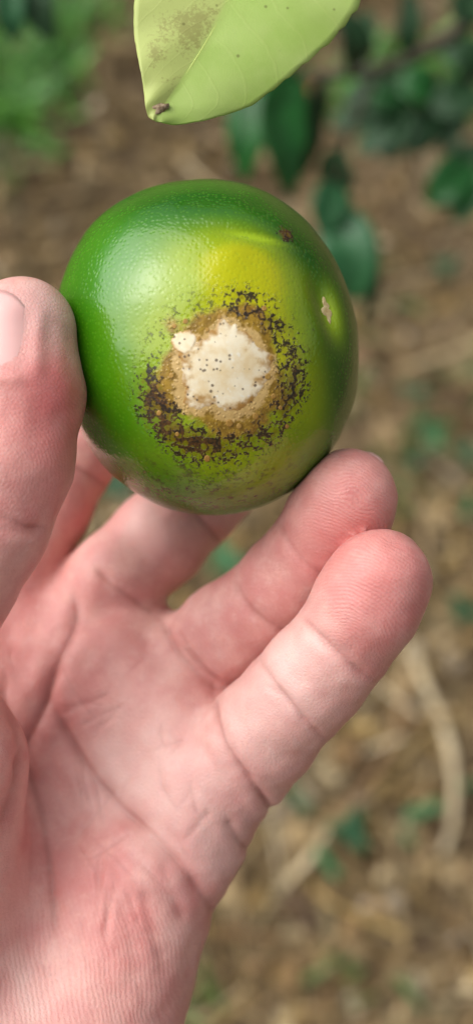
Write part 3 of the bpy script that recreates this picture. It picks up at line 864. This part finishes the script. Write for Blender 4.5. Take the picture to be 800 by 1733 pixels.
def lap(v, f, it=2, lam=0.5):
    E = np.concatenate([f[:, [0, 1]], f[:, [1, 2]], f[:, [2, 3]], f[:, [3, 0]]])
    for _ in range(it):
        acc = np.zeros_like(v); w = np.zeros(len(v))
        for a, b in ((0, 1), (1, 0)):
            for i in range(3): acc[:, i] += np.bincount(E[:, a], v[E[:, b], i], len(v))
            w += np.bincount(E[:, a], minlength=len(v))
        v = v + lam * (acc / np.maximum(w, 1)[:, None] - v)
    return v
def grad(v, e=0.25):
    g = np.stack([hand_sdf(v + np.eye(3)[i] * e) - hand_sdf(v - np.eye(3)[i] * e) for i in range(3)], 1)
    return g / (2 * e)
def snap(v, it=2):
    for _ in range(it):
        d = hand_sdf(v); g = grad(v); n2 = np.maximum((g * g).sum(1), 0.15)
        v = v - np.clip(d / n2, -1, 1)[:, None] * g
    return v
hv = lap(hv, hf, 2); hv = snap(hv, 1)
def subdiv(v, f):
    E = np.sort(np.concatenate([f[:, [0, 1]], f[:, [1, 2]], f[:, [2, 3]], f[:, [3, 0]]]), 1)
    u, inv = np.unique(E[:, 0] * (len(v) + 1) + E[:, 1], return_inverse=True)
    a, b = u // (len(v) + 1), u % (len(v) + 1)
    n = len(f); inv = inv.ravel().reshape(4, n) + len(v)
    fc = len(v) + len(u) + np.arange(n)
    V = np.concatenate([v, (v[a] + v[b]) / 2, v[f].mean(1)])
    q = [np.stack([f[:, i], inv[i], fc, inv[i - 1]], 1) for i in range(4)]
    return V, np.concatenate(q)
hv, hf = subdiv(hv, hf)
hv = lap(hv, hf, 1); hv = snap(hv, 1); hv = lap(hv, hf, 1, 0.4)
_, hid = hand_sdf(hv, True)
hn = grad(hv); hn /= np.linalg.norm(hn, axis=1)[:, None] + 1e-9

PX = hv[:, 0] / -hv[:, 2] * F_PX + 400; PY = 866.5 - hv[:, 1] / -hv[:, 2] * F_PX
mmpx = -hv[:, 2] / F_PX
def dist_poly(pts):
    best = np.full(len(PX), 1e9); par = np.zeros(len(PX)); tot = 0
    pts = np.array(pts, float)
    # round the measured corners off
    for _ in range(2):
        q = [pts[0]]
        for a, b in zip(pts[:-1], pts[1:]): q += [a * .75 + b * .25, a * .25 + b * .75]
        q.append(pts[-1]); pts = np.array(q)
    seg = np.linalg.norm(np.diff(pts, axis=0), axis=1); L = seg.sum()
    for a, b, s in zip(pts[:-1], pts[1:], seg):
        ab = b - a; l2 = max((ab ** 2).sum(), 1e-6)
        h = np.clip(((PX - a[0]) * ab[0] + (PY - a[1]) * ab[1]) / l2, 0, 1)
        d = np.hypot(PX - a[0] - h * ab[0], PY - a[1] - h * ab[1])
        m = d < best; best = np.where(m, d, best); par = np.where(m, (tot + h * s) / L, par); tot += s
    return best * mmpx, par
facing = sstep(hn[:, 2], -0.2, 0.25)
Z4 = lambda pts: [(px * 0.625, 860 + py * 0.625) for px, py in pts]
Z3 = lambda pts: [(220 + px * 0.675, 720 + py * 0.675) for px, py in pts]
Z1 = lambda pts: [(px * 0.5, 440 + py * 0.5) for px, py in pts]
PALM_ID = 0; ID = {n: i + 1 for i, n in enumerate(NAMES)}
# (polyline, owners, depth mm, width mm, redness, taper at both ends)
CREASES = [
 (Z4([(585, 1105), (520, 1000), (430, 900), (340, 820), (250, 720), (190, 620), (140, 520)]), (0, 4), 1.5, 1.5, 0.9),
 (Z4([(560, 1060), (470, 960), (390, 870), (340, 820)]), (0, 4), 0.5, 2.6, 0.3),
 (Z4([(120, 560), (150, 440), (205, 330), (212, 270), (190, 200)]), (0, 1, 2), 0.6, 1.4, 0.55),
 (Z4([(160, 420), (110, 570), (62, 655), (50, 760), (0, 870)]), (0, 5, 1), 1.3, 1.5, 0.9),
 (Z4([(60, 650), (108, 800), (132, 920), (146, 1060), (150, 1160)]), (0,), 0.55, 1.2, 0.7),
 (Z4([(0, 480), (35, 570), (62, 650)]), (0, 5, 1), 0.7, 1.3, 0.7),
 (Z4([(390, 1030), (400, 1120), (440, 1230)]), (0,), 0.5, 1.8, 0.4),
 (Z4([(440, 960), (470, 1060), (500, 1120)]), (0,), 0.4, 1.8, 0.3),
 (Z4([(300, 960), (340, 1100), (370, 1250)]), (0,), 0.3, 2.2, 0.2),
 (Z4([(330, 830), (260, 700), (230, 600)]), (0,), 0.3, 3.0, 0.1),
 ([(440, 1440), (412, 1436), (396, 1412), (384, 1385)], (0, 4), 0.8, 0.9, 0.5),
 (Z4([(578, 490), (582, 560), (605, 640), (655, 715), (718, 792), (745, 835)]), (0, 4), 1.1, 0.9, 0.9),
 (Z4([(440, 300), (470, 380), (520, 440), (600, 500)]), (0, 3), 0.9, 1.1, 0.8),
 (Z4([(495, 375), (550, 440), (600, 470)]), (0, 3), 0.5, 0.9, 0.6),
 (Z4([(255, 160), (300, 205), (350, 240), (425, 290)]), (0, 2), 0.6, 1.1, 0.6),
 (Z4([(215, 330), (280, 290), (380, 310)]), (0, 2), 0.35, 2.0, 0.2),
 (Z3([(425, 478), (470, 530), (540, 595), (612, 642)]), (4,), 0.75, 0.9, 0.75),
 (Z3([(455, 510), (500, 560), (580, 618)]), (4,), 0.35, 0.6, 0.4),
 (Z3([(325, 585), (370, 660), (430, 730), (490, 790)]), (4,), 0.55, 0.8, 0.7),
 (Z3([(345, 650), (395, 690), (440, 750)]), (4,), 0.35, 0.6, 0.6),
 (Z3([(365, 225), (385, 275), (430, 340), (500, 390)]), (3,), 0.6, 0.9, 0.6),
 (Z3([(262, 395), (300, 460), (350, 500), (400, 525)]), (3,), 0.8, 0.9, 0.8),
 (Z3([(120, 510), (170, 590), (215, 640)]), (3,), 0.4, 0.7, 0.5),
 (Z1([(-40, 850), (30, 878), (90, 905), (150, 905)]), (5,), 0.9, 1.0, 0.9),
 (Z1([(-30, 905), (50, 915), (140, 922)]), (5,), 0.4, 0.8, 0.5),
 (Z1([(220, 680), (290, 715), (370, 770)]), (1,), 0.6, 1.0, 0.6),
 ([(330, 862), (352, 892), (378, 925)], (2,), 0.6, 1.0, 0.6),
]
_lr = random.Random(11)
for i in range(48):                                   # faint crossing lines of the palm
    x0, y0 = _lr.uniform(10, 330), _lr.uniform(1080, 1680)
    if x0 > 420 - (y0 - 1300) * 0.45: continue
    an = math.radians(_lr.choice([_lr.gauss(-58, 14), _lr.gauss(40, 16), _lr.gauss(-85, 10)])); L = _lr.uniform(40, 120) if y0 < 1500 else _lr.uniform(30, 60)
    p0 = (x0, y0); p1 = (x0 + math.cos(an) * L * .5 + _lr.uniform(-6, 6), y0 - math.sin(an) * L * .5); p2 = (x0 + math.cos(an) * L, y0 - math.sin(an) * L)
    CREASES.append(([p0, p1, p2], (0,), _lr.uniform(.10, .28), _lr.uniform(.35, .7), _lr.uniform(.12, .4)))
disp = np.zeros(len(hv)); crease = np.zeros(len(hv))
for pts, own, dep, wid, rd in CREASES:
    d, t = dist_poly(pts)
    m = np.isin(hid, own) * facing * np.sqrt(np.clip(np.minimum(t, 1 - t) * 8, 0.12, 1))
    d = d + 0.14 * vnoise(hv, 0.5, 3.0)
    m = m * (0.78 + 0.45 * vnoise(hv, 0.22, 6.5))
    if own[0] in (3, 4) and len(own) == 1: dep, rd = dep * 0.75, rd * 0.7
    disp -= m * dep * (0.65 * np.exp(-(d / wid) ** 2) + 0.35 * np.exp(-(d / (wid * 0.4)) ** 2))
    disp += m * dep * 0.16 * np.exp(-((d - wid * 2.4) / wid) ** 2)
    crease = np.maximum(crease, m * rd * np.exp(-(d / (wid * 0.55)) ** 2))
# flesh mounds and soft unevenness
def mound(px, py, D, r, amp):
    q = P(px, py, D); return amp * np.exp(-((hv - q) ** 2).sum(1) / r ** 2)
disp += mound(250, 1280, 230, 13, 0.9) + mound(110, 1180, 234, 11, 0.7) + mound(300, 1430, 224, 12, 0.6)
disp += 0.25 * vnoise(hv, 0.16, 1.0) + 0.10 * vnoise(hv, 0.4, 8.0)
def nail_frame(axis_a, axis_b, nrm):
    a, b = P(*axis_a), P(*axis_b); ax_ = (b - a) / np.linalg.norm(b - a)
    n = np.array(nrm, float); n -= ax_ * (n @ ax_); n /= np.linalg.norm(n)
    return a, ax_, n, np.cross(ax_, n)
NAILS = [((20, 652, 202), (40, 505, 204), (-0.48, 0.02, 0.87), 13.4, 8.0, 0.12),
         ((560, 872, 219), (604, 792, 216), (0.55, 0.35, -0.76), 11.6, 5.6, 0.1),
         ((614, 1014, 208.5), (660, 932, 205.5), (0.58, 0.36, -0.74), 11.2, 5.4, 0.1)]
for (na, nb_, nn_, nl, nw, _), nid in zip(NAILS, (5, 3, 4)):       # flat bed under each plate, soft fold of skin round it
    a, ax_, n, sd = nail_frame(na, nb_, nn_)
    w = hv - a; t = w @ ax_ / nl; th = np.arctan2(w @ sd, w @ n); u = np.abs(th) / (nw / 8.6 * 0.95)
    on = (hid == nid) * (t > -0.5) * (t < 1.3)
    disp *= 1 - on * sstep(u, 1.7, 1.25) * sstep(t, -0.4, -0.1)
    disp += on * 0.42 * np.exp(-((u - 1.17) / 0.16) ** 2) * sstep(t, -0.15, 0.1) * sstep(t, 0.95, 0.6)
    disp += on * 0.35 * np.exp(-((t + 0.08) / 0.07) ** 2) * sstep(u, 1.1, 0.8)
hv = hv + hn * disp[:, None]
hv = lap(hv, hf, 1, 0.35)
# the folds where two fingers touch stay smooth
e_ = np.concatenate([hf[:, [0, 1]], hf[:, [1, 2]], hf[:, [2, 3]], hf[:, [3, 0]]])
mx = hid[e_[:, 0]] != hid[e_[:, 1]]; seam = np.zeros(len(hv)); seam[e_[mx].ravel()] = 1
for _ in range(4):
    nb = np.zeros(len(hv)); np.maximum.at(nb, e_[:, 0], seam[e_[:, 1]]); np.maximum.at(nb, e_[:, 1], seam[e_[:, 0]]); seam = np.maximum(seam, nb * 0.85)
seam *= np.isin(hid, (1, 2, 3, 4))
for _ in range(5): hv = hv + (lap(hv, hf, 1, 0.5) - hv) * np.clip(seam * 1.2, 0, 1)[:, None]

# pigment fields; pale also carries painted highlights on palm and fingers
def near(px, py, D, r): return np.exp(-((hv - P(px, py, D)) ** 2).sum(1) / r ** 2)
red = 0.42 * near(600, 850, 210, 9.5) + 0.25 * near(540, 930, 215, 7) + 0.48 * near(650, 1000, 200, 10) + 0.2 * near(610, 1100, 207, 5)
red += 0.55 * near(85, 660, 196, 6.5) + 0.4 * near(95, 720, 198, 9) + 0.25 * near(60, 820, 196, 9)
red += 0.22 * near(60, 1000, 238, 12) + 0.25 * near(130, 1160, 236, 10) + 0.15 * near(300, 1190, 234, 9) + 0.2 * near(160, 1560, 216, 18) + 0.15 * near(-20, 1300, 205, 14)
red += 0.22 * near(130, 830, 248, 12) + 0.15 * near(430, 1000, 222, 7)
red += 0.12 * vnoise(hv, 0.22, 4.0) + 0.06 * vnoise(hv, 0.5, 14.0)
red += 0.22 * sstep(PY, 1350, 1550) * (hid == 0) * vnoise(np.stack([hv[:, 0] * .30 + hv[:, 1] * .10, hv[:, 1] * .05, hv[:, 2] * .05], 1), 1.0, 21.0)
pale = 0.6 * near(560, 1075, 205, 5) + 0.55 * near(500, 1120, 208, 7) + 0.45 * near(420, 1230, 218, 9) + 0.4 * near(300, 1350, 224, 10) + 0.5 * near(75, 520, 197, 7) + 0.4 * near(250, 890, 240, 9)
pale += 0.4 * near(30, 1690, 214, 8) + 0.3 * near(330, 1440, 224, 9) + 0.35 * near(210, 1310, 228, 9)
pale += 0.12 * vnoise(hv, 0.3, 9.0) + 0.25 * near(230, 1250, 230, 12) + 0.25 * near(470, 1180, 210, 8)
# friction ridges: phase runs across the lines
phase = np.zeros(len(hv)); ridge = np.zeros(len(hv))
def rings(px, py, period, mask, warp=0.0):
    global phase, ridge
    d = np.hypot(PX - px, PY - py) + warp * vnoise(hv, 0.25, 6.0)
    phase = np.where(mask > ridge, d / period * 2 * math.pi, phase); ridge = np.maximum(ridge, mask)
rings(530, 990, 6.4, 1.0 * near(595, 845, 209, 9.5) * (hid == 3), 10)
rings(560, 1130, 6.4, 1.0 * near(640, 1000, 200, 10.5) * (hid == 4), 10)
rings(-60, 800, 6.6, 0.55 * near(90, 740, 196, 13) * (hid == 5), 8)
pm = 0.9 * sstep(PY, 1440, 1640) * sstep(hn[:, 2], 0.2, 0.6) * (hid == 0) * sstep(PX, 400, 250)
ln = PX - 0.28 * (PY - 1733) * 0 + 0.33 * (1733 - PY) * (0.35 + PX / 420.0) + 14 * vnoise(hv, 0.08, 2.0) + 5 * vnoise(hv, 0.3, 4.0)
phase = np.where(pm > ridge, ln / 9.5 * 2 * math.pi, phase); ridge = np.maximum(ridge, pm)

ORG = P(100, 1300, 235)
hand_me = mesh_from('hand', (hv - ORG) * 0.001, hf)
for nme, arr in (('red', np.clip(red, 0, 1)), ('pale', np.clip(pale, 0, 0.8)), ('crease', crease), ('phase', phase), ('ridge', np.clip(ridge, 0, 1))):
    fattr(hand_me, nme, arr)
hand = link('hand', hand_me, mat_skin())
hand.matrix_world = Matrix.Translation(Vector(to_world(ORG))) @ RC.to_4x4()
tag(hand, 'bare left hand, palm to the viewer, pinching the green fruit between thumb and fingers', 'hand')

M_NAIL = mat_nail()
def nail(axis_a, axis_b, nrm, length, half_w, off=0.35, rows=16, cols=15):
    """nail plate laid on the back of a fingertip: from a (root) to b (free edge), camera axes mm"""
    a, ax_, n, s = nail_frame(axis_a, axis_b, nrm); U = np.linspace(-1, 1, cols); T = np.linspace(0, 1, rows)
    pts = []; dirs = []; off_ = []
    amax = half_w / 8.6
    for t in T:
        w = (0.90 + 0.10 * math.sin(math.pi * min(t * 1.3, 1))) * (1 if t > 0.22 else math.sqrt(max(1 - ((0.22 - t) / 0.25) ** 2, 0.05)))
        for u in U:
            th = u * w * amax; d = n * math.cos(th) + s * math.sin(th)
            tip = 1 - 0.26 * abs(u) ** 3 * sstep(np.array(t), 0.5, 1.0)
            pts.append(a + ax_ * length * (t * tip) + d * 13.0); dirs.append(d)
            off_.append((off + 0.14) * (1 - 1.5 * u * u) * min(1, t * 5) + 0.08 * t - (0.15 if t == 0 else 0))
    p = np.array(pts); dirs = np.array(dirs); p0 = p.copy()
    for _ in range(40): p = p - dirs * np.clip(hand_sdf(p) * 0.8, -0.5, 3)[:, None]
    tr = ((p0 - p) * dirs).sum(1); tr = np.clip(tr, np.median(tr) - 2.5, np.median(tr) + 1.2); p = p0 - dirs * tr[:, None]
    g_ = grad(p); g_ /= np.linalg.norm(g_, axis=1)[:, None] + 1e-9
    p = p + g_ * np.array(off_)[:, None]
    F = [(i * cols + j, i * cols + j + 1, (i + 1) * cols + j + 1, (i + 1) * cols + j) for i in range(rows - 1) for j in range(cols - 1)]
    m = len(p); p2 = np.concatenate([p, p - g_ * 0.35])
    F2 = F + [tuple(m + q for q in reversed(f)) for f in F]
    per = list(range(cols)) + [i * cols + cols - 1 for i in range(1, rows)] + [(rows - 1) * cols + j for j in range(cols - 2, -1, -1)] + [i * cols for i in range(rows - 2, 0, -1)]
    for i, j in zip(per, per[1:] + per[:1]): F2.append((j, i, i + m, j + m))
    return link('fingernail', mesh_from('fingernail', (p2 - ORG) * 0.001, F2), M_NAIL, hand)
for q in NAILS: nail(*q)

# ------------------------------------------------------------------ the pale leaf hanging in from the top
def pale_leaf():
    # rows from the base (above the frame) to the tip: left edge, midrib, right edge, each with its distance
    rows = [((470, -330, 226), (478, -335, 226), (486, -330, 226)),
            ((380, -290, 222), (462, -270, 224), (540, -300, 222)),
            ((310, -220, 218), (445, -190, 222), (600, -240, 219)),
            ((262, -140, 214), (424, -110, 220), (632, -160, 217)),
            ((236, -60, 211), (402, -40, 217), (630, -70, 215)),
            ((227, 10, 209), (378, 22, 215), (606, 12, 213)),
            ((226, 55, 208), (352, 66, 213), (570, 58, 212)),
            ((233, 95, 207), (326, 108, 211), (520, 104, 211)),
            ((240, 130, 206), (304, 142, 210), (474, 142, 210)),
            ((244, 160, 206), (285, 168, 209), (420, 181, 209)),
            ((246, 180, 206), (273, 184, 208), (350, 204, 208)),
            ((250, 196, 206), (266, 196, 207), (300, 210, 207)),
            ((259, 203, 206), (264, 205, 206.5), (276, 208, 206.5))]
    R = np.array(rows, float); R[:, 1, 2] = (R[:, 0, 2] + R[:, 2, 2]) / 2 - np.r_[0, np.full(8, 0.7), 0.6, 0.4, 0.4, 0]; t0 = np.linspace(0, 1, len(R)); t = np.linspace(0, 1, 90)
    Rr = np.stack([[np.interp(t, t0, R[:, i, j]) for j in range(3)] for i in range(3)], 0)      # 3 x 3 x 90
    for _ in range(3): Rr[:, :, 1:-1] = (Rr[:, :, :-2] + 2 * Rr[:, :, 1:-1] + Rr[:, :, 2:]) / 4
    m = 15; V, UV, SD, SP = [], [], [], []
    vs = np.linspace(-1, 1, 2 * m + 1)
    for i in range(90):
        l, c, r = (P(*Rr[q, :, i]) for q in range(3))
        for q in vs:
            e = r if q > 0 else l; a = abs(q)
            tooth = 1 + ((0.028 if q > 0 else 0.006) * ((i * 0.21) % 1 - .5) if a > 0.99 else 0)
            p = c + (e - c) * a * tooth
            bulge = (0.5 if q > 0 else 0.5) * math.sin(math.pi * a) * min(1, (89 - i) / 18)
            p = p + np.array([0, 0, 1.0]) * (bulge + 0.35 * math.sin(i * 0.33 - a * 4) * a)
            V.append(p); UV.append((t[i], q, 0)); SD.append(float(sstep(np.array([-q]), -0.02, 0.05)[0]))
    V = np.array(V); w = 2 * m + 1
    px = V[:, 0] / -V[:, 2] * F_PX + 400; py = 866.5 - V[:, 1] / -V[:, 2] * F_PX
    sp = 0.75 * gauss2(px, py, 320, 60, 60, 40, 0.5) + 0.7 * gauss2(px, py, 262, 92, 18, 26) + 0.5 * gauss2(px, py, 290, 145, 18, 25) + 0.55 * gauss2(px, py, 350, 25, 60, 25) + 0.45 * gauss2(px, py, 460, 130, 50, 14, 0.6) + 0.3
    sp = 0.12 + 0.66 * sp * np.where(np.array(UV)[:, 1] < 0, 1.0, 0.62)
    F = [(i * w + j, i * w + j + 1, (i + 1) * w + j + 1, (i + 1) * w + j) for i in range(89) for j in range(w - 1)]
    n0 = len(V); V2 = np.concatenate([V, V - np.array([0, 0, 0.35])])
    F2 = [tuple(reversed(f)) for f in F] + [tuple(n0 + q for q in f) for f in F]
    per = list(range(w)) + [i * w + w - 1 for i in range(1, 90)] + [89 * w + j for j in range(w - 2, -1, -1)] + [i * w for i in range(88, 0, -1)]
    for a, b in zip(per, per[1:] + per[:1]): F2.append((a, b, b + n0, a + n0))
    org = P(478, -335, 226)
    me = mesh_from('blade', (V2 - org) * 0.001, F2)
    at = me.attributes.new('leaf_uv', 'FLOAT_VECTOR', 'POINT'); at.data.foreach_set('vector', np.array(UV + UV, np.float32).ravel())
    fattr(me, 'side', SD + SD); fattr(me, 'spot', np.r_[sp, sp])
    e = bpy.data.objects.new('citrus_leaf', None); COL.objects.link(e); e.empty_display_size = 0.01
    e.matrix_world = Matrix.Translation(Vector(to_world(org))) @ RC.to_4x4()
    tag(e, 'pale yellow-green citrus leaf with brown specks hanging in at the top above the fruit', 'leaf')
    link('blade', me, mat_leaf('pale_leaf', srgb(184, 212, 112), srgb(172, 202, 98), srgb(204, 216, 130), 0.5, 0.30, True), e)
    mid = [P(*Rr[1, :, i]) + np.array([0, 0, -0.25]) - org for i in range(0, 90, 8)]
    link('midrib', tube_mesh('midrib', np.array(mid) * .001, [0.0005, 0.0003, 0.0002], 8), mat_flat('midrib', srgb(188, 204, 110), srgb(180, 198, 100), 300, 0.5), e)
    st = [P(478, -335, 226) - org, P(492, -375, 228) - org, P(520, -420, 232) - org]
    link('petiole', tube_mesh('petiole', np.array(st) * .001, [0.0009, 0.0009, 0.0011], 8), M_CIT, e)
    tw = [P(300, -500, 240) - org, P(520, -420, 232) - org, P(900, -360, 235) - org, P(1500, -300, 250) - org]
    link('twig', tube_mesh('twig', np.array(tw) * .001, [0.0016, 0.002, 0.0026], 8), M_BARK, e)
    # the withered grey tip
    tv = [(271 + (a_ - 271) * .85, 184 + (b_ - 184) * .85) for a_, b_ in [(255, 181), (262, 177), (270, 173), (280, 175), (289, 174), (288, 182), (281, 187), (276, 195), (266, 194), (258, 197), (259, 189)]]
    c0 = P(271, 184, 206.3); tp = [P(a, b, 206.0 + 0.25 * i % 1) + np.array([0, 0, 0.22]) for i, (a, b) in enumerate(tv)]
    pts = np.array([c0 + np.array([0, 0, 0.42])] + tp + [q - np.array([0, 0, 1.2]) for q in tp])
    n = len(tv); fc = [(0, 1 + (i + 1) % n, 1 + i) for i in range(n)] + [(1 + i, 1 + (i + 1) % n, 1 + n + (i + 1) % n, 1 + n + i) for i in range(n)]
    o = link('withered_tip', mesh_from('withered_tip', (pts - org) * .001, fc), mat_flat('withered_tip', srgb(172, 152, 124), srgb(110, 88, 62), 1600, 0.8, 0.0004), e)
pale_leaf()
